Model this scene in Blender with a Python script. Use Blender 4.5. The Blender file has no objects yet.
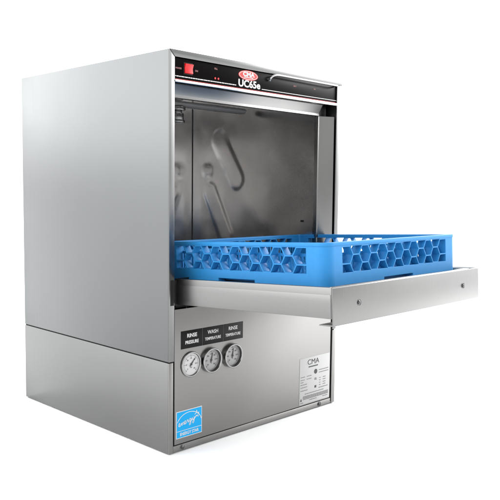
import bpy, bmesh, math, random
from mathutils import Vector, Matrix, noise
random.seed(7)
S = bpy.context.scene
COL = S.collection
PI = math.pi

# ------------------------------------------------------------------ materials
def new_mat(name):
    m = bpy.data.materials.new(name); m.use_nodes = True
    nt = m.node_tree
    return m, nt, nt.nodes['Principled BSDF']

def plain(name, col, rough=.5, metal=0., spec=.5, coat=0.):
    m, nt, b = new_mat(name)
    b.inputs['Base Color'].default_value = (*col, 1)
    b.inputs['Roughness'].default_value = rough
    b.inputs['Metallic'].default_value = metal
    b.inputs['Specular IOR Level'].default_value = spec
    b.inputs['Coat Weight'].default_value = coat
    return m

ANR = .25
def steel(name, col, rough, grain=(4, 4, 900), bump=.004, rvar=.03, mott=.03, warp=0., aniso=0.):
    """brushed stainless: fine grain stretched along one axis plus slow mottling"""
    m, nt, b = new_mat(name)
    N, L = nt.nodes, nt.links
    tc = N.new('ShaderNodeTexCoord')
    mp = N.new('ShaderNodeMapping'); mp.inputs['Scale'].default_value = grain
    n1 = N.new('ShaderNodeTexNoise'); n1.inputs['Scale'].default_value = 1.0; n1.inputs['Detail'].default_value = 4
    n2 = N.new('ShaderNodeTexNoise'); n2.inputs['Scale'].default_value = 6.0; n2.inputs['Detail'].default_value = 3
    L.new(tc.outputs['Object'], mp.inputs['Vector']); L.new(mp.outputs['Vector'], n1.inputs['Vector'])
    L.new(tc.outputs['Object'], n2.inputs['Vector'])
    r = N.new('ShaderNodeMapRange'); r.inputs['To Min'].default_value = rough - rvar; r.inputs['To Max'].default_value = rough + rvar
    r.inputs['From Min'].default_value = .3; r.inputs['From Max'].default_value = .7
    r.inputs['From Min'].default_value = .35; r.inputs['From Max'].default_value = .65; L.new(r.outputs['Result'], b.inputs['Roughness'])
    mx = N.new('ShaderNodeMix'); mx.data_type = 'RGBA'
    mx.inputs['A'].default_value = (*[c*(1-mott) for c in col], 1); mx.inputs['B'].default_value = (*[c*(1+mott) for c in col], 1)
    ad = N.new('ShaderNodeMath'); ad.operation = 'MULTIPLY_ADD'; ad.inputs[1].default_value = .5
    h = N.new('ShaderNodeMath'); h.operation = 'MULTIPLY'; h.inputs[1].default_value = .5
    L.new(n2.outputs['Fac'], h.inputs[0]); L.new(n1.outputs['Fac'], ad.inputs[0]); L.new(h.outputs[0], ad.inputs[2])
    L.new(ad.outputs[0], r.inputs['Value']); L.new(ad.outputs[0], mx.inputs['Factor']); L.new(mx.outputs['Result'], b.inputs['Base Color'])
    bp = N.new('ShaderNodeBump'); bp.inputs['Strength'].default_value = bump; bp.inputs['Distance'].default_value = .001
    L.new(n1.outputs['Fac'], bp.inputs['Height'])
    last = bp
    if warp:                                                     # the slight waviness of thin sheet metal
        n3 = N.new('ShaderNodeTexNoise'); n3.inputs['Scale'].default_value = 5.0; n3.inputs['Detail'].default_value = 1
        L.new(tc.outputs['Object'], n3.inputs['Vector'])
        b2 = N.new('ShaderNodeBump'); b2.inputs['Strength'].default_value = warp; b2.inputs['Distance'].default_value = .01
        L.new(n3.outputs['Fac'], b2.inputs['Height']); L.new(bp.outputs['Normal'], b2.inputs['Normal']); last = b2
    L.new(last.outputs['Normal'], b.inputs['Normal'])
    b.inputs['Metallic'].default_value = 1
    if aniso:
        tg = N.new('ShaderNodeTangent'); tg.direction_type = 'RADIAL'; tg.axis = 'Z'
        L.new(tg.outputs['Tangent'], b.inputs['Tangent'])
        b.inputs['Anisotropic'].default_value = aniso; b.inputs['Anisotropic Rotation'].default_value = ANR
    return m

M = {}
M['side'] = steel('brushed steel side', (.165, .169, .170), .31, grain=(3, 420, 3), bump=.003, mott=.035, warp=.02)
M['skirt'] = steel('brushed steel skirt', (.187, .187, .184), .31, grain=(3, 420, 3), bump=.003, mott=.035, warp=.02)  # side steel made paler, the skirt's brighter reflection put into its colour
M['frame'] = steel('brushed steel frame', (.17, .17, .168), .28, grain=(5, 900, 5))
M['front'] = steel('brushed steel front', (.215, .209, .202), .34, grain=(700, 4, 4), bump=.002, warp=.02, aniso=.75)
M['post'] = steel('satin steel trim', (.16, .157, .153), .32, grain=(3, 3, 3), bump=0)
M['channel'] = steel('satin steel channel', (.23, .228, .224), .33, grain=(3, 3, 3), bump=0)
M['rod'] = steel('handle rod steel', (.36, .36, .355), .2, bump=0)
M['bezel'] = steel('plated bezel', (.24, .24, .235), .22, bump=0)
M['screw'] = plain('zinc screw', (.10, .10, .10), .3, metal=1)
M['door_face'] = steel('brushed steel door face', (.192, .189, .185), .25, grain=(420, 3, 3), bump=0, warp=0, mott=.025)
M['door'] = steel('brushed steel door', (.205, .203, .198), .30, grain=(3, 3, 900), warp=.02)
M['bright'] = steel('polished steel', (.62, .62, .61), .16)
M['chamber'] = steel('satin steel chamber', (.52, .508, .498), .21, grain=(6, 6, 6), bump=0, rvar=.04, mott=.05)
M['blue'] = None
M['black'] = plain('black enamel', (.0015, .0008, .0008), .3, spec=.05)
M['dark'] = plain('dark recess', (.012, .012, .012), .7, spec=.2)
M['label_black'] = plain('black label film', (.005, .0045, .0045), .4, spec=.12)
M['white'] = plain('white ink', (.55, .55, .54), .5)
M['paper'] = plain('white label film', (.37, .37, .363), .5)
M['ink'] = plain('black ink', (.03, .03, .03), .6)
M['grey_ink'] = plain('grey ink', (.10, .10, .10), .6)
M['red'] = plain('red plastic', (.48, .003, .005), .3)
M['red_ink'] = plain('red ink', (.45, .008, .006), .5)
M['cyan'] = plain('cyan label film', (.0005, .29, .61), .45, spec=.2)
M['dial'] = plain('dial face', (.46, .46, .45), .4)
M['shade_dial'] = plain('dial face darkened for shade', (.26, .26, .255), .25)  # shade over the deeper dials, put into a darker face colour

# blue polypropylene, faintly mottled
m, nt, b = new_mat('blue polypropylene')
n = nt.nodes.new('ShaderNodeTexNoise'); n.inputs['Scale'].default_value = 60; n.inputs['Detail'].default_value = 3
tc = nt.nodes.new('ShaderNodeTexCoord'); nt.links.new(tc.outputs['Object'], n.inputs['Vector'])
mx = nt.nodes.new('ShaderNodeMix'); mx.data_type = 'RGBA'
mx.inputs['A'].default_value = (.017, .180, .43, 1); mx.inputs['B'].default_value = (.022, .205, .48, 1)
nt.links.new(n.outputs['Fac'], mx.inputs['Factor']); nt.links.new(mx.outputs['Result'], b.inputs['Base Color'])
b.inputs['Roughness'].default_value = .5
b.inputs['Specular IOR Level'].default_value = .25
bp = nt.nodes.new('ShaderNodeBump'); bp.inputs['Strength'].default_value = .04; bp.inputs['Distance'].default_value = .001
nt.links.new(n.outputs['Fac'], bp.inputs['Height']); nt.links.new(bp.outputs['Normal'], b.inputs['Normal'])
M['blue'] = m

# ------------------------------------------------------------------ mesh builder
class MB:
    def __init__(self, xf=None):
        self.bm = bmesh.new(); self.xf = xf
    def _merge(self, t, bev=0, seg=2, mat=None):
        if bev:
            bmesh.ops.bevel(t, geom=[e for e in t.edges if len(e.link_faces) == 2 and e.calc_face_angle(0) > .6],
                            offset=bev, segments=seg, profile=.5, affect='EDGES', clamp_overlap=True)
        if mat is not None: t.transform(mat)
        me = bpy.data.meshes.new('t'); t.to_mesh(me); t.free()
        self.bm.from_mesh(me); bpy.data.meshes.remove(me)
    def box(self, x0, x1, y0, y1, z0, z1, bev=0, seg=2, mat=None):
        t = bmesh.new()
        v = [t.verts.new((x, y, z)) for x in (x0, x1) for y in (y0, y1) for z in (z0, z1)]
        for f in ((0,1,3,2), (4,6,7,5), (0,4,5,1), (2,3,7,6), (0,2,6,4), (1,5,7,3)): t.faces.new([v[i] for i in f])
        bmesh.ops.recalc_face_normals(t, faces=t.faces)
        self._merge(t, bev, seg, mat)
    def prism(self, poly, axis, a, c, bev=0, seg=2, mat=None):
        """poly in the two other axes (in x,y,z order), run along axis from a to c"""
        t = bmesh.new()
        def P(p, h):
            if axis == 'x': return (h, p[0], p[1])
            if axis == 'y': return (p[0], h, p[1])
            return (p[0], p[1], h)
        lo = [t.verts.new(P(p, a)) for p in poly]; hi = [t.verts.new(P(p, c)) for p in poly]
        t.faces.new(lo); t.faces.new(hi[::-1])
        n = len(poly)
        for i in range(n): t.faces.new((lo[i], lo[(i+1) % n], hi[(i+1) % n], hi[i]))
        bmesh.ops.recalc_face_normals(t, faces=t.faces)
        self._merge(t, bev, seg, mat)
    def cyl(self, c, r, axis, a, d, seg=40, r2=None, bev=0):
        t = bmesh.new()
        bmesh.ops.create_cone(t, cap_ends=True, segments=seg, radius1=r, radius2=r if r2 is None else r2, depth=d-a)
        R = {'z': Matrix(), 'y': Matrix.Rotation(-PI/2, 4, 'X'), 'x': Matrix.Rotation(PI/2, 4, 'Y')}[axis]
        mid = (a+d)/2
        pos = {'z': (c[0], c[1], mid), 'y': (c[0], mid, c[1]), 'x': (mid, c[0], c[1])}[axis]
        self._merge(t, bev, 2, Matrix.Translation(pos) @ R)
    def lathe_y(self, cx, cz, prof, seg=56):
        """profile of (radius, y) spun about the y axis"""
        t = bmesh.new(); rings = []
        for r, y in prof:
            rings.append([t.verts.new((cx+r*math.cos(2*PI*i/seg), y, cz+r*math.sin(2*PI*i/seg))) for i in range(seg)])
        for A, B in zip(rings, rings[1:]):
            for i in range(seg): t.faces.new((A[i], A[(i+1) % seg], B[(i+1) % seg], B[i]))
        bmesh.ops.recalc_face_normals(t, faces=t.faces)
        self._merge(t)
    def tube(self, pts, r, seg=10, sx=1., closed=False, flat=None):
        """round tube along pts; flat=(axis, factor) squashes its section along an axis"""
        t = bmesh.new(); pts = [Vector(p) for p in pts]; n = len(pts); rings = []
        for i, p in enumerate(pts):
            if closed: d = pts[(i+1) % n]-pts[i-1]
            else: d = pts[min(i+1, n-1)]-pts[max(i-1, 0)]
            d.normalize()
            u = d.cross(Vector((0, 0, 1)))
            if flat and flat[0] == 0: u = Vector((1, 0, 0))
            elif u.length < .05: u = d.cross(Vector((0, 1, 0)))
            u.normalize(); w = d.cross(u)
            ring = []
            for k in range(seg):
                a = 2*PI*k/seg; o = (u*math.cos(a)+w*math.sin(a))*r
                if flat: o[flat[0]] *= flat[1]
                ring.append(t.verts.new(p+o))
            rings.append(ring)
        m_ = n if closed else n-1
        for i in range(m_):
            A, B = rings[i], rings[(i+1) % n]
            for k in range(seg): t.faces.new((A[k], A[(k+1) % seg], B[(k+1) % seg], B[k]))
        if not closed: t.faces.new(rings[0]); t.faces.new(rings[-1])
        bmesh.ops.recalc_face_normals(t, faces=t.faces)
        self._merge(t)
    def curve(self, splines, ext, mat, bev=0, offset=0):
        """flat shape with holes (first spline is the outline), thickened by ext to either side"""
        cu = bpy.data.curves.new('c', 'CURVE'); cu.dimensions = '2D'; cu.fill_mode = 'BOTH'; cu.extrude = ext
        cu.bevel_depth = bev; cu.bevel_resolution = 1; cu.offset = -bev+offset
        for pl in splines:
            sp = cu.splines.new('POLY'); sp.points.add(len(pl)-1); sp.use_cyclic_u = True
            for p, q in zip(sp.points, pl): p.co = (q[0], q[1], 0, 1)
        self._from_curve(cu, mat)
    def _from_curve(self, cu, mat):
        o = bpy.data.objects.new('c', cu); COL.objects.link(o)
        dg = bpy.context.evaluated_depsgraph_get()
        me = bpy.data.meshes.new_from_object(o.evaluated_get(dg)); me.transform(mat)
        self.bm.from_mesh(me); bpy.data.objects.remove(o); bpy.data.curves.remove(cu); bpy.data.meshes.remove(me)
    def text(self, s, size, x, z, y, align='CENTER', bold=0., ext=.00025, sx=1., rot=0.):
        cu = bpy.data.curves.new('t', 'FONT'); cu.body = s; cu.size = size; cu.align_x = align; cu.align_y = 'CENTER'
        cu.extrude = ext; cu.offset = bold; cu.resolution_u = 3
        mat = Matrix.Translation((x, y, z)) @ Matrix.Rotation(PI/2, 4, 'X') @ Matrix.Rotation(rot, 4, 'Z') @ Matrix.Diagonal((sx, 1, 1, 1))
        self._from_curve(cu, mat)
    def build(self, name, mat, parent=None):
        bm = self.bm
        if self.xf is not None: bm.transform(self.xf)
        bmesh.ops.recalc_face_normals(bm, faces=bm.faces)
        for f in bm.faces: f.smooth = True
        for e in bm.edges:
            if len(e.link_faces) != 2 or e.calc_face_angle(0) > .6: e.smooth = False
        me = bpy.data.meshes.new(name); bm.to_mesh(me); bm.free()
        me.materials.append(mat)
        o = bpy.data.objects.new(name, me); COL.objects.link(o)
        if parent is not None: o.parent = parent
        return o

def thing(name, label, cat, loc=(0, 0, 0)):
    o = bpy.data.objects.new(name, None); COL.objects.link(o)
    o.location = loc; o['label'] = label; o['category'] = cat
    return o

# ------------------------------------------------------------------ setting
g = MB()
t = bmesh.new(); bmesh.ops.create_circle(t, cap_ends=True, segments=96, radius=60); g._merge(t, mat=Matrix.Translation((0, 0, -.0005)))
mf, nt, b = new_mat('white studio floor')
b.inputs['Base Color'].default_value = (.86, .86, .86, 1); b.inputs['Roughness'].default_value = .8; b.inputs['Specular IOR Level'].default_value = .1
ground = g.build('ground', mf); ground['kind'] = 'structure'

# ------------------------------------------------------------------ dishwasher
W, D, H = .61, .654, .9126
SEAM = .2140
dw = thing('dishwasher', 'stainless steel undercounter dishwasher with its front door folded down and black control strip', 'dishwasher')

for sgn in (0, 1):                                             # side sheets and skirts, each with a folded front return
    X = (lambda x: x) if sgn == 0 else (lambda x: W-x)
    a, c = sorted((X(0), X(.002)))
    q = MB(); q.box(a, c, .0030, D, SEAM+.0015, H, .0008); sp = q.build('side_panel', M['side'], dw)
    q = MB(); q.box(a, c, .0030, D, .002, SEAM-.0015, .0008); q.build('side_skirt', M['skirt'], dw)
q = MB(); q.box(.0022, W-.0022, .004, D-.003, H-.003, H-.0006, .0006); q.build('top_panel', M['side'], dw)
q = MB(); q.box(.0022, W-.0022, D-.0024, D-.0004, .002, H-.004, .0006); q.build('back_panel', M['side'], dw)
q = MB(); q.box(.0022, W-.0022, .006, D-.003, .004, .008); q.build('bottom_panel', M['dark'], dw)

# mitred front frame
F = .0155; e = .0003
for X in ((lambda x: x), (lambda x: W-x)):
    q = MB(); q.prism([(X(0), SEAM+.0012), (X(F), SEAM+.0012), (X(F), H-F-e), (X(0), H-e if X(0) < .1 else H-F-e)], 'y', 0, .0028, .0007)
    q.build('frame_strip', M['frame'], dw); q = MB()
    fb = F if X(0) > .1 else .0125
    q.prism([(X(0), .002), (X(fb), .002), (X(fb), SEAM-.0012), (X(0), SEAM-.0012)], 'y', 0, .0028, .0007)
    q.build('frame_strip', M['front'], dw)
q = MB(); q.prism([(e*1.5, H), (F+e, H-F), (W+.005, H-F), (W+.005, H)], 'y', -.0012, .0016, .0007)
q.build('frame_strip', M['frame'], dw)
q = MB()                                                        # dark backing seen through seams and gaps
q.box(.0024, .0030, .006, D-.004, SEAM-.006, SEAM+.006)
q.box(W-.0030, W-.0024, .006, D-.004, SEAM-.006, SEAM+.006)
q.bm.free()
for bx_ in ((.0024, .0030, .006, D-.004, SEAM-.006, SEAM+.006), (W-.0030, W-.0024, .006, D-.004, SEAM-.006, SEAM+.006), (.0035, .0200, .0036, .0046, .012, .34),
            (.5885, W-.0035, .0036, .0046, .012, .34), (.0035, .0300, .0055, .0065, .342, .400)):
    q = MB(); q.box(*bx_); q.build('seam_backing', M['dark'], dw)

# lower front: base rail, service panel
rail = MB(); rail.box(.0132, .5915, .0006, .026, .0025, .0172, .0012); rail = rail.build('base_rail', M['front'], dw)
def screw(x, z, y, parent, r=.0045, xf=None):
    s = MB(xf)
    s.lathe_y(x, z, [(.0001, y-.0026), (r*.55, y-.0024), (r*.9, y-.0014), (r, y+.0003)], 20)
    s.lathe_y(x, z, [(r*1.45, y-.0006), (r*1.5, y+.0003)], 20)
    s = s.build('screw', M['screw'], parent)
    k = MB(xf)
    k.box(x-r*.7, x+r*.7, y-.0032, y-.0021, z-.0006, z+.0006); k.box(x-.0006, x+.0006, y-.0031, y-.0020, z-r*.7, z+r*.7)
    return s, k
def screw_on(x, z, y, parent, **k):
    s, kk = screw(x, z, y, parent, **k)
    kk.bm.free()
    return s
screw_on(.0400, .0098, .0004, rail); screw_on(.5420, .0098, .0004, rail)

pan = MB(); pan.box(.0172, .5885, .0010, .0040, .0188, .334, .0010); pan = pan.build('front_panel', M['front'], dw)
YP = .0010                                                      # its face

# gauge label strip with three captions
q = MB(); q.box(.0355, .2362, YP-.0006, YP+.0003, .2398, .2817, .0004); lab = q.build('gauge_label', M['label_black'], dw)
for x, a, w2, bd in ((.0690, 'RINSE', 'PRESSURE', .00022), (.1350, 'WASH', 'TEMPERATURE', .00008), (.2015, 'RINSE', 'TEMPERATURE', .00008)):
    q = MB()
    q.text(a, .0125, x, .2690, YP-.0008, bold=bd, sx=.95)
    q.text(w2, .0110 if w2 == 'PRESSURE' else .0100, x, .2535, YP-.0008, bold=bd, sx=.86 if w2 == 'PRESSURE' else .78)
    q.build('caption', M['white'], lab)
for x in (.1010, .1680):
    q = MB(); q.box(x, x+.0004, YP-.0010, YP-.0005, .2400, .2815); q.build('divider', M['grey_ink'], lab)

# three dial gauges
def gauge(x, z, proud, needle, shaded):
    R = .0300
    f = YP-proud
    q = MB()
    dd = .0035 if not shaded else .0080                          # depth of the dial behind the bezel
    q.lathe_y(x, z, [(R-.002, YP+.0005), (R-.001, YP), (R-.001, f+.004), (R, f+.0035), (R, f+.0012), (R-.0012, f), (R-.0032, f), (R-.0042, f+.0012), (R-.0043, f+.0020)])
    r = q.build('gauge', M['bezel'], dw)
    q = MB(); q.lathe_y(x, z, [(R-.0043, f+.0019), (R-.0043, f+dd+.0005)]); q.build('sleeve', M['post'], r)
    d = MB(); d.cyl((x, z), R-.0041, 'y', f+dd, f+dd+.0015, 48); d = d.build('dial', M['shade_dial'] if shaded else M['dial'], r)
    k = MB(); yd = f+dd-.0002
    for i in range(31):
        a = math.radians(225-i*9); L = .0045 if i % 5 == 0 else .0026; w = .00045 if i % 5 == 0 else .00025
        mt = Matrix.Translation((x, yd, z)) @ Matrix.Rotation(-a, 4, 'Y')
        k.box(.0225-L, .0225, -.0002, .0002, -w, w, mat=mt)
    for i in range(7):
        a = math.radians(225-i*45)
        k.text(str(i*(10 if not shaded else 40)+(0 if not shaded else 20)), .0050, x+.0145*math.cos(a), z+.0145*math.sin(a), yd, ext=.0001)
    k.text('PSI' if not shaded else '\u00b0F', .0050, x, z-.0075, yd, ext=.0001)
    k.build('dial_marking', M['ink'], d)
    k = MB(); mt = Matrix.Translation((x, f+dd-.0012, z)) @ Matrix.Rotation(-math.radians(needle), 4, 'Y')
    k.prism([(-.006, -.0011), (.004, -.0013), (.019, -.0003), (.019, .0003), (.004, .0013), (-.006, .0011)], 'y', -.0003, .0003, mat=mt)
    k.cyl((x, z), .0026, 'y', f+dd-.0022, f+dd-.0005, 20)
    k.build('needle', M['ink'], r)
    return r
gauge(.0655, .2012, .005, 48, False)
gauge(.1272, .2018, .011, 75, True)
gauge(.1975, .2018, .011, 80, True)

# cyan energy label
x0, x1, z0, z1 = .0222, .1010, .0318, .0955
q = MB(); q.box(x0, x1, YP-.0005, YP+.0003, z0, z1, .0002); el = q.build('energy_label', M['white'], dw)
for a, c in ((z0+.0175, z1-.0016), (z0+.0016, z0+.0160)):
    q = MB(); q.box(x0+.0016, x1-.0016, YP-.0009, YP-.0004, a, c); q.build('label_field', M['cyan'], el)
q = MB()
cx = (x0+x1)/2
ye = YP-.0011
arc = [(cx-.0005+.0385*math.cos(a), ye, z0+.0270+.0305*math.sin(a)) for a in [math.radians(8+k*(170-8)/28) for k in range(29)]]
arc = [p for p in arc if x0+.002 < p[0] < x1-.002 and p[2] < z1-.002]
q.tube(arc, .0008, 6, flat=(1, .4))
# handwritten word, traced as loops of a script
def script(pts, r=.00075):
    P = [Vector((p[0], p[1])) for p in pts]; out = []
    for i in range(len(P)-1):
        a, b_, c, d = P[max(i-1, 0)], P[i], P[i+1], P[min(i+2, len(P)-1)]
        for k in range(5):
            u = k/5
            v = .5*((2*b_)+(c-a)*u+(2*a-5*b_+4*c-d)*u*u+(3*b_-a-3*c+d)*u**3)
            out.append((v.x, ye, v.y))
    out.append((P[-1].x, ye, P[-1].y))
    q.tube(out, r, 6, flat=(1, .4))
bx, bz = x0+.006, z0+.0265
U = lambda lst: [(bx+a*.0108, bz+c*.0108+a*.0018) for a, c in lst]
script(U([(0, .25), (.35, .45), (.45, .75), (.2, .78), (.1, .4), (.3, .1), (.65, .25), (.95, .7), (1.0, .1), (1.15, .55), (1.45, .7), (1.5, .15), (1.75, .3),
          (2.0, .6), (1.98, .8), (1.75, .7), (1.7, .3), (1.95, .1), (2.3, .35), (2.5, .8), (2.6, .65), (2.8, .65), (2.75, .15), (3.0, .35)]))
script(U([(3.5, .7), (3.15, .75), (3.1, .3), (3.4, .25), (3.6, .75), (3.45, -.35), (3.1, -.55), (3.2, -.1), (3.75, .3), (3.95, .75), (4.0, .3), (4.3, .3), (4.5, .8),
          (4.4, -.2), (4.05, -.5), (4.1, -.05), (4.75, .5), (5.1, .9)]))
script(U([(4.55, 1.25), (5.0, 1.35), (5.15, 1.95), (5.35, 1.35), (5.85, 1.25), (5.5, .95), (5.6, .4), (5.2, .75), (4.8, .45)]), .0007)
q.text('ENERGY STAR', .0105, cx, z0+.0088, ye, bold=.00012, sx=.86)
q.build('lettering', M['white'], el)

# white rating label, lower right
x0, x1, z0, z1 = .4560, .5860, .0215, .1500
q = MB(); q.box(x0, x1, YP-.0005, YP+.0003, z0, z1, .0002); rl = q.build('rating_label', M['paper'], dw)
q = MB(); ye = YP-.0007
q.text('CMA', .0205, .5130, .1355, ye, bold=.0, sx=1.15)
q.build('lettering', M['ink'], rl); q = MB()
q.box(.4930, .5330, ye-.0002, ye+.0003, .1215, .1245); q.build('underline', M['ink'], rl); q = MB()
q.prism([(.459, .0315), (.4665, .0315), (.46275, .0395)], 'y', ye-.0002, ye+.0003); q.build('warning_triangle', M['ink'], rl); q = MB()
q.cyl((.5240, .1060), .0068, 'y', ye-.0002, ye+.0003, 24); q.build('approval_seal', M['ink'], rl); q = MB()
q.box(.5200, .5275, ye-.0002, ye+.0003, .0600, .0665); q.build('approval_mark', M['ink'], rl)
q = MB()
def words(xa, xb, z, h=.0016):
    x = xa
    while x < xb:
        w = random.uniform(.003, .009)
        q.box(x, min(x+w, xb), ye-.0002, ye+.0003, z-h/2, z+h/2); x += w+.0014
for k, z in enumerate((.0980, .0900, .0835, .0765, .0690, .0600)):
    words(.4600, .4600+(.018, .017, .012, .027, .028, .030)[k], z)
    if k < 2: words(.4860, .5060, z)
for z in (.1080, .1010, .0850, .0785, .0715, .0650):
    if z > .09: words(.5380, .5800, z)
    else: words(.5400, .5460, z); words(.5560, .5680, z)
words(.5380, .5780, .0575); words(.4780, .5600, .0495)
for z in (.0425, .0390, .0355): words(.4710, .5800, z, .0022)
words(.4600, .4720, .0262); words(.4980, .5300, .0300); words(.556, .578, .030)
q.text('UL', .0085, .5240, .0850, ye, bold=.0002)
q.build('small_print', M['grey_ink'], rl)

# ---------------- header: black control strip
YC = .0030
q = MB(); q.box(F+.0004, W-F+.0040, YC, .012, .8492, H-F-.0002, .0004); cp = q.build('control_panel', M['black'], dw)
q = MB(); q.prism([(.012, .8418), (.0008, .8418), (-.0008, .8432), (-.0012, .8460), (-.0002, .8482), (.0020, .8488), (.012, .8488)], 'x', F+.0004, W-.0120)
q.build('header_edge', M['bright'], dw)
ye = YC-.0003
q = MB()
q.box(.0185, .0215, ye-.0001, YC+.0002, .8558, .8572)
x = .0225
while x < .205:
    w = random.uniform(.004, .011); q.box(x, min(x+w, .207), ye-.0001, YC+.0002, .8552, .8572); x += w+.0013
q.build('warning_line', M['white'], cp)
q = MB(); q.box(.2960, .5950, ye-.0001, YC+.0002, .8548, .8562); q.build('rule_line', M['white'], cp)
q = MB()
q.text('UC65e', .0235, .2520, .8622, ye, bold=.0007, sx=1.12)
q.build('lettering', M['white'], cp)
q = MB(); q.box(.0190, .5970, ye-.0001, YC+.0002, .8494, .8503); q.build('pinstripe', M['red_ink'], cp)
# oval emblem
def ell(a, c, n=48): return [(a*math.cos(2*PI*i/n), c*math.sin(2*PI*i/n)) for i in range(n)]
def face(mb, pl, cx, cz, y, ext):
    mb.curve([pl], ext, Matrix.Translation((cx, y, cz)) @ Matrix.Rotation(PI/2, 4, 'X'))
ox, oz = .2480, .8832
q = MB(); face(q, ell(.0335, .0118), ox, oz, ye, .0004); em = q.build('emblem', M['red_ink'], cp)
q = MB(); face(q, ell(.0315, .0102), ox, oz, ye-.0005, .0002); q.build('emblem_field', M['white'], em)
q = MB(); face(q, ell(.0300, .0090), ox, oz, ye-.0008, .0002); q.build('emblem_oval', M['red_ink'], em)
q = MB(); q.text('CMA', .0135, ox, oz+.0018, ye-.0012, bold=.0006, sx=1.35); q.build('emblem_lettering', M['white'], em); q = MB(); q.text('DISHMACHINES', .0042, ox, oz-.0052, ye-.0012, bold=.0001, sx=1.1)
q.build('emblem_lettering', M['white'], em)
# power switch
q = MB(); q.box(.0425, .0690, YC-.0015, YC+.001, .8620, .8885, .0006); sw = q.build('power_switch', M['dark'], cp)
q = MB(); q.prism([(YC-.0012, .8640), (YC-.0050, .8650), (YC-.0035, .8755), (YC-.0070, .8850), (YC-.0012, .8868)], 'x', .0442, .0674, .0005)
q.build('rocker', M['red'], sw)
dim = plain('dim red ink', (.20, .08, .075), .5)
for tx, sz, x, z in (('POWER', .0050, .0283, .8735), ('ON', .0056, .0810, .8735), ('FILL', .0058, .1410, .8860), ('HEAT', .0050, .4200, .8762), ('ON', .0050, .5000, .8770)):
    q = MB(); q.text(tx, sz, x, z, ye, bold=.0001); q.build('caption', dim, cp)
for x in (.1380, .1480):
    q = MB(); q.cyl((x, .8640), .0024, 'y', YC-.0016, YC+.0005, 20, r2=.0020); q.build('indicator_light', M['red'], cp)
# slim bright rod under the header lip
q = MB()
rod = [(.3215, .000, .8795), (.3205, -.004, .8840), (.3230, -.0065, .8885), (.3290, -.0075, .8920), (.3380, -.0080, .8942), (.3500, -.0080, .8950)]
rod += [(.35+(.584-.35)*k/12, -.0080, .8950-.0005*k/12) for k in range(1, 13)] + [(.5885, -.006, .8945), (.590, .001, .8945)]
q.tube(rod, .0024, 12)
q.build('handle_rod', M['rod'], dw)

# channel below the header, right and left jamb posts
q = MB(); q.prism([(.006, .8405), (.011, .8395), (.024, .8180), (.022, .8115), (.030, .8105), (.034, .820), (.018, .8405)], 'x', .0185, .5460, .0008)
q.build('header_channel', M['channel'], dw)
q = MB(); q.box(.0185, .5915, .036, .040, .8120, .8650); q.build('header_backing', M['chamber'], dw)
q = MB()
q.prism([(.5915, .006), (.5905, .0050), (.5500, .0260), (.5465, .0250), (.5455, .0275), (.5590, .0490), (.5915, .0490)], 'z', .345, .8110, .0008)
q.build('jamb_post', M['post'], dw)

# wash chamber, open at the front
q = MB()
xa, xb, ya, yb, za, zb = .022, .560, .050, .567, .360, .870
def seg_dist(u, v, a, c):
    p, A, B = Vector((u, v)), Vector(a), Vector(c)
    t_ = max(0, min(1, (p-A).dot(B-A)/(B-A).length_squared))
    return (p-A-(B-A)*t_).length
def smooth(e0, e1, x):
    t_ = max(0, min(1, (x-e0)/(e1-e0))); return t_*t_*(3-2*t_)
REFL_CURVES = [((.440, .765), (.360, .640), .030), ((.478, .600), (.405, .462), .028), ((.486, .668), (.500, .668), .018)]
def wall_relief(u, v):                                               # sheet height: added raised curves imitating reflections, plus the sheet's slight wave
    h = 0
    for a, c, r in REFL_CURVES: h = max(h, 1-smooth(r-.009, r+.010, seg_dist(u, v, a, c)))
    return smooth(0, .045, yb-u)*(.0024*h + .0035*(noise.noise((u*5.5, v*5.5, 3.1))) + .0008*noise.noise((u*14, v*14, 8.2)))
def sheet(mb, P, u0, u1, v0, v1, nu, nv):
    t = bmesh.new()
    g_ = [[t.verts.new(P(u0+(u1-u0)*i/nu, v0+(v1-v0)*j/nv)) for j in range(nv+1)] for i in range(nu+1)]
    for i in range(nu):
        for j in range(nv): t.faces.new((g_[i][j], g_[i+1][j], g_[i+1][j+1], g_[i][j+1]))
    mb._merge(t)
sheet(q, lambda u, v: (xb-wall_relief(u, v), u, v), ya, yb, za, zb, 150, 150)
sheet(q, lambda u, v: (u, yb-wall_relief(yb-(xb-u), v)*.8, v), xa, xb, za, zb, 120, 120)
q.box(xb+.005, xb+.008, ya, yb+.008, za, zb); q.box(xa-.004, xa, ya, yb+.008, za, zb); q.box(xa, xb+.005, yb+.005, yb+.008, za, zb)
q.box(xa-.004, xb+.008, ya, yb+.008, zb, zb+.004); q.box(xa-.004, xb+.008, ya, yb+.008, za-.004, za)
ch = q.build('wash_chamber', M['chamber'], dw)
q = MB(); q.box(xb-.0016, xb-.0001, yb-.0016, yb-.0001, za+.001, zb-.001); q.build('corner_seam', plain('grey seam', (.045, .044, .043), .6), ch)
s = MB(); s.cyl((.090, .520), .0030, 'x', xb-.0035, xb+.004, 16); s.build('rivet', M['dark'], ch)

# upper spray arm
q = MB()
q.tube([(.045+k*.0480, .300, .840) for k in range(11)], .017, 14, flat=(2, .5))
sa = q.build('spray_arm', plain('dull moulded arm', (.20, .195, .19), .5), dw)
q = MB()
for r, a, c in ((.016, .850, .870), (.023, .822, .832), (.013, .814, .822), (.018, .796, .814), (.021, .789, .796)):
    q.cyl((.272, .300), r, 'z', a, c, 28, bev=.001)
q.build('hub', M['frame'], sa)
for x in (.10, .40):
    q = MB(); q.cyl((x, .300), .004, 'z', .8305, .8335, 14); q.build('nozzle', M['post'], sa)

# ---------------- door, folded down and lifted slightly at its free end
TL = .055; Z0 = .4037
c_, s_ = math.cos(TL), math.sin(TL)
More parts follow.
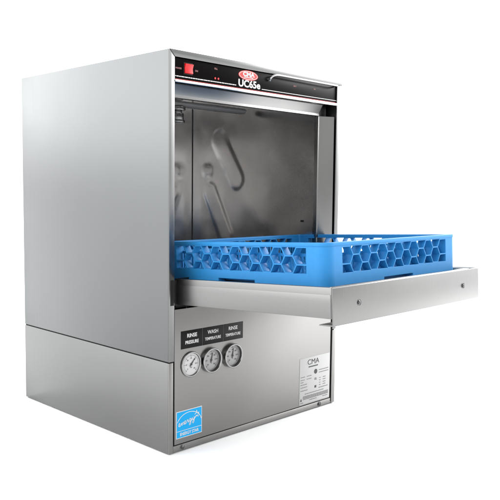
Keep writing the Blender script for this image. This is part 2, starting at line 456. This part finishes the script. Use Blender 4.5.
# local axes: x, y = -(outwards), z = up
DX = Matrix(((1, 0, 0, 0), (0, c_, s_, 0), (0, -s_, c_, Z0), (0, 0, 0, 1)))
DL = .4412; xa, xb = .0262, .5862; TH = .0585
q = MB(DX)
q.box(xa, xa+.0022, -DL+.0030, .012, -TH, 0, .0007)
q.box(xb-.0022, xb, -DL+.0030, .012, -TH, 0, .0007)
q.box(xa+.0024, xb-.0024, -DL+.0030, .012, -TH, -TH+.002)
q.box(xa-.0010, xa-.0001, -DL+.0045, .012, -TH+.0006, -.0135, .0004)     # outer wrap on the near edge
door = q.build('door', M['door'], dw)
q = MB(DX)
q.prism([(-DL+.0026, -.0002), (-DL+.0010, 0), (-DL, -.0012), (-DL, -.0712), (-DL+.0012, -.0726), (-DL+.034, -.0726), (-DL+.034, -.0704), (-DL+.0026, -.0700)], 'x', xa, xb, .0009, 3)
dp = q.build('door_front', M['door_face'], door)
q = MB(DX)                                                     # pressed inner liner: ridge round a shallow pan
q.box(xa+.0024, xb-.0024, -DL+.0032, .010, -.0200, -.0180)
for a, c, e0, e1 in ((xa+.012, xa+.020, -DL+.017, .008), (xb-.020, xb-.012, -DL+.017, .008)):
    q.box(a, c, e0, e1, -.0178, -.0010, .0015)
q.box(xa+.0203, xb-.0203, -DL+.017, -DL+.025, -.0178, -.0010, .0015)
q.build('door_liner', M['front'], door)
for x, dz in ((.1070, -.0350), (.5117, -.0372)):
    screw_on(x, dz, -DL-.0001, dp, xf=DX, r=.0042)
q = MB(); q.box(.0040, .0140, -.0004, .0004, .3440, .4020); q.build('hinge_slot', M['dark'], dw)
q = MB(); q.box(.0300, .5800, .0135, .0160, .3350, .4030); q.build('hinge_gap_shade', M['dark'], dw)  # dark sheet standing in for the shade in the hinge gap

# ------------------------------------------------------------------ rack resting in the open door
RS, RH, RR, RM = .5005, .0962, .024, .051
RT = .050
rc, rs = math.cos(RT), math.sin(RT)
RX = Matrix(((1, 0, 0, .0700), (0, rc, rs, -.3935), (0, -rs, rc, .4090), (0, 0, 0, 1)))
rack = thing('dish_rack', 'blue plastic dish rack with honeycomb sides lying across the open dishwasher door', 'dish rack', RX.translation)
RXL = RX.copy(); RXL.translation = (0, 0, 0)
DEP = .0195; TW = .0026
LZ0, LZ1 = .0350, .0876
def hexholes():
    n = 13; span = RS-2*RM; pw = span/n; a = (LZ1-LZ0)/1.5
    holes = []
    wide, nar = pw*2/3, pw/3
    for i in range(n):
        cx = RM+pw*(i+.5)
        for cz in ((LZ1-a/2, LZ0-0*a) if i % 2 == 0 else (LZ0+a/2, LZ1)):
            p = [(cx-nar, cz+a/2), (cx-wide, cz), (cx-nar, cz-a/2), (cx+nar, cz-a/2), (cx+wide, cz), (cx+nar, cz+a/2)]
            k = (a/2-TW/2)/(a/2)
            p = [(cx+(x-cx)*(1-TW*.5/nar*.55), cz+(z-cz)*k) for x, z in p]
            if i == 0: p = [(RM if x < cx else x, z) for x, z in p]
            if i == n-1: p = [(RS-RM if x > cx else x, z) for x, z in p]
            p = [v for j, v in enumerate(p) if v != p[j-1]]
            p = clip(p, lambda q: q[1]-LZ0); p = clip(p, lambda q: LZ1-q[1])
            p = clip(p, lambda q: q[0]-RM); p = clip(p, lambda q: RS-RM-q[0])
            if len(p) > 2: holes.append(p)
    return holes
def clip(poly, f):
    out = []
    for i in range(len(poly)):
        A, B = poly[i-1], poly[i]; fa, fb = f(A), f(B)
        if (fa >= 0) != (fb >= 0):
            t_ = fa/(fa-fb); out.append((A[0]+(B[0]-A[0])*t_, A[1]+(B[1]-A[1])*t_))
        if fb >= 0: out.append(B)
    return out
HO = hexholes()
slot = [(RS/2-.056, .0035), (RS/2+.056, .0035), (RS/2+.056, .0170), (RS/2-.056, .0170)]
outline = [(RR, 0), (RS-RR, 0), (RS-RR, RH-.006), (RR, RH-.006)]
B4 = .0005
for k in range(4):                                             # four honeycomb walls
    q = MB(RXL)
    Rk = Matrix.Translation((RS/2, RS/2, 0)) @ Matrix.Rotation(k*PI/2, 4, 'Z') @ Matrix.Translation((-RS/2, -RS/2, 0))
    q.curve([outline]+HO+[slot], DEP/2-B4, Rk @ Matrix.Translation((0, DEP/2, 0)) @ Matrix.Rotation(PI/2, 4, 'X'), bev=B4)
    q.build('lattice_wall', M['blue'], rack)
rib_o = [(.040, .012), (RS-.040, .012), (RS-.040, .074), (.040, .074)]
rib_h = [[(x, .030), (x+.0062, .030), (x+.0062, .068), (x, .068)] for x in [.046+.0102*i for i in range(40)]]
for k in range(4):                                             # inner ribbed panels behind the honeycomb
    q = MB(RXL)
    Rk = Matrix.Translation((RS/2, RS/2, 0)) @ Matrix.Rotation(k*PI/2, 4, 'Z') @ Matrix.Translation((-RS/2, -RS/2, 0))
    q.curve([rib_o]+rib_h, .0012, Rk @ Matrix.Translation((0, DEP+.0030, 0)) @ Matrix.Rotation(PI/2, 4, 'X'))
    q.build('rib_panel', M['blue'], rack)
for k in range(4):                                             # rounded corner posts
    q = MB(RXL)
    Rk = Matrix.Translation((RS/2, RS/2, 0)) @ Matrix.Rotation(k*PI/2, 4, 'Z') @ Matrix.Translation((-RS/2, -RS/2, 0))
    o_ = [(RR-RR*math.sin(PI/2*i/10), RR-RR*math.cos(PI/2*i/10)) for i in range(11)]
    r2 = RR-DEP
    i_ = [(RR-r2*math.sin(PI/2*i/10), RR-r2*math.cos(PI/2*i/10)) for i in range(10, -1, -1)]
    q.prism(o_+i_, 'z', 0, RH-.006, mat=Rk)
    q.build('corner_post', M['blue'], rack)
def rrect(off, n=8):
    r = RR+off; out = []
    for cx, cy, a0 in ((RS-RR, RR, -PI/2), (RS-RR, RS-RR, 0), (RR, RS-RR, PI/2), (RR, RR, PI)):
        for i in range(n+1):
            a = a0+PI/2*i/n; out.append((cx+r*math.cos(a), cy+r*math.sin(a)))
    return out
q = MB(RXL)
q.curve([rrect(.0012), rrect(-DEP+.002)], .0027, Matrix.Translation((0, 0, RH-.0030)), bev=.0008)
q.build('rim', M['blue'], rack)
q = MB(RXL)                                                    # open grid floor of the rack
g0, g1 = DEP+.0045, RS-DEP-.0045; nn = 17; wd = .0030
st = (g1-g0)/nn
base_holes = []
for i in range(nn):
    for j in range(nn):
        base_holes.append([(g0+i*st+wd/2, g0+j*st+wd/2), (g0+(i+1)*st-wd/2, g0+j*st+wd/2), (g0+(i+1)*st-wd/2, g0+(j+1)*st-wd/2), (g0+i*st+wd/2, g0+(j+1)*st-wd/2)])
q.curve([[(g0, g0), (g1, g0), (g1, g1), (g0, g1)]]+base_holes, .006, Matrix.Translation((0, 0, .0225)))
q.build('base_grid', M['blue'], rack)

# ------------------------------------------------------------------ camera (solved from the photograph's edges)
cam = bpy.data.cameras.new('camera'); co = bpy.data.objects.new('camera', cam); COL.objects.link(co)
cx, cy, cz, yaw, pit, rol, f = -1.02975492, -1.26404089, .604026252, .794516153, -.0808571619, .0105983644, 728.954906
fw = Vector((math.sin(yaw)*math.cos(pit), math.cos(yaw)*math.cos(pit), math.sin(pit)))
r_ = fw.cross(Vector((0, 0, 1))).normalized(); u_ = r_.cross(fw)
r2 = r_*math.cos(rol)+u_*math.sin(rol); u2 = -r_*math.sin(rol)+u_*math.cos(rol)
Mx = Matrix((r2, u2, -fw)).transposed().to_4x4(); Mx.translation = (cx, cy, cz)
co.matrix_world = Mx
cam.sensor_width = 36; cam.lens = 36*f/500; cam.clip_start = .05; cam.clip_end = 500
S.camera = co

# ------------------------------------------------------------------ studio light: a white surround, brighter overhead and to the right
w = bpy.data.worlds.new('World'); S.world = w; w.use_nodes = True
nt = w.node_tree; N, L = nt.nodes, nt.links
bg = N['Background']
tc = N.new('ShaderNodeTexCoord'); sx = N.new('ShaderNodeSeparateXYZ'); L.new(tc.outputs['Generated'], sx.inputs[0])
el_ = N.new('ShaderNodeValToRGB'); L.new(sx.outputs['Z'], el_.inputs['Fac'])
K = 6.0
ramp = [(0.0, 1.8), (.06, 2.4), (.20, 4.15), (.42, 4.0), (1.0, 1.8)]
el_.color_ramp.interpolation = 'EASE'
while len(el_.color_ramp.elements) < len(ramp): el_.color_ramp.elements.new(.5)
for e_, (p, v) in zip(el_.color_ramp.elements, ramp):
    e_.position = p; e_.color = (v/K*.985, v/K, v/K*1.01, 1)
dot = N.new('ShaderNodeVectorMath'); dot.operation = 'DOT_PRODUCT'
az = math.radians(112); dot.inputs[1].default_value = (math.sin(az), math.cos(az), .12)
L.new(tc.outputs['Generated'], dot.inputs[0])
mr = N.new('ShaderNodeMapRange'); mr.interpolation_type = 'SMOOTHSTEP'
mr.inputs['From Min'].default_value = .88; mr.inputs['From Max'].default_value = .99; mr.inputs['To Min'].default_value = 1.0; mr.inputs['To Max'].default_value = 1.5
L.new(dot.outputs['Value'], mr.inputs['Value'])
mu = N.new('ShaderNodeMath'); mu.operation = 'MULTIPLY'; mu.inputs[1].default_value = K; L.new(mr.outputs['Result'], mu.inputs[0])
d2 = N.new('ShaderNodeVectorMath'); d2.operation = 'DOT_PRODUCT'        # the unlit side of the studio, behind the camera
az = math.radians(195); d2.inputs[1].default_value = (math.sin(az), math.cos(az), 0)
L.new(tc.outputs['Generated'], d2.inputs[0])
m2 = N.new('ShaderNodeMapRange'); m2.interpolation_type = 'SMOOTHSTEP'
m2.inputs['From Min'].default_value = .25; m2.inputs['From Max'].default_value = .75; m2.inputs['To Min'].default_value = 1.0; m2.inputs['To Max'].default_value = .35
L.new(d2.outputs['Value'], m2.inputs['Value'])
m3 = N.new('ShaderNodeMath'); m3.operation = 'MULTIPLY'; L.new(mu.outputs[0], m3.inputs[0]); L.new(m2.outputs['Result'], m3.inputs[1]); mu = m3
L.new(el_.outputs['Color'], bg.inputs['Color']); L.new(mu.outputs[0], bg.inputs['Strength'])

la = bpy.data.lights.new('floor_fill', 'AREA'); la.shape = 'RECTANGLE'; la.size = 1.0; la.size_y = .8; la.energy = 58
lo = bpy.data.objects.new('floor_fill', la); COL.objects.link(lo); lo.location = (2.3, -1.0, 1.5)     # added lamp, brightens the floor that the steel fronts mirror

S.view_settings.view_transform = 'Standard'; S.view_settings.look = 'None'
S.view_settings.exposure = 0; S.view_settings.gamma = 1
S.cycles.max_bounces = 10; S.cycles.glossy_bounces = 8; S.cycles.diffuse_bounces = 5
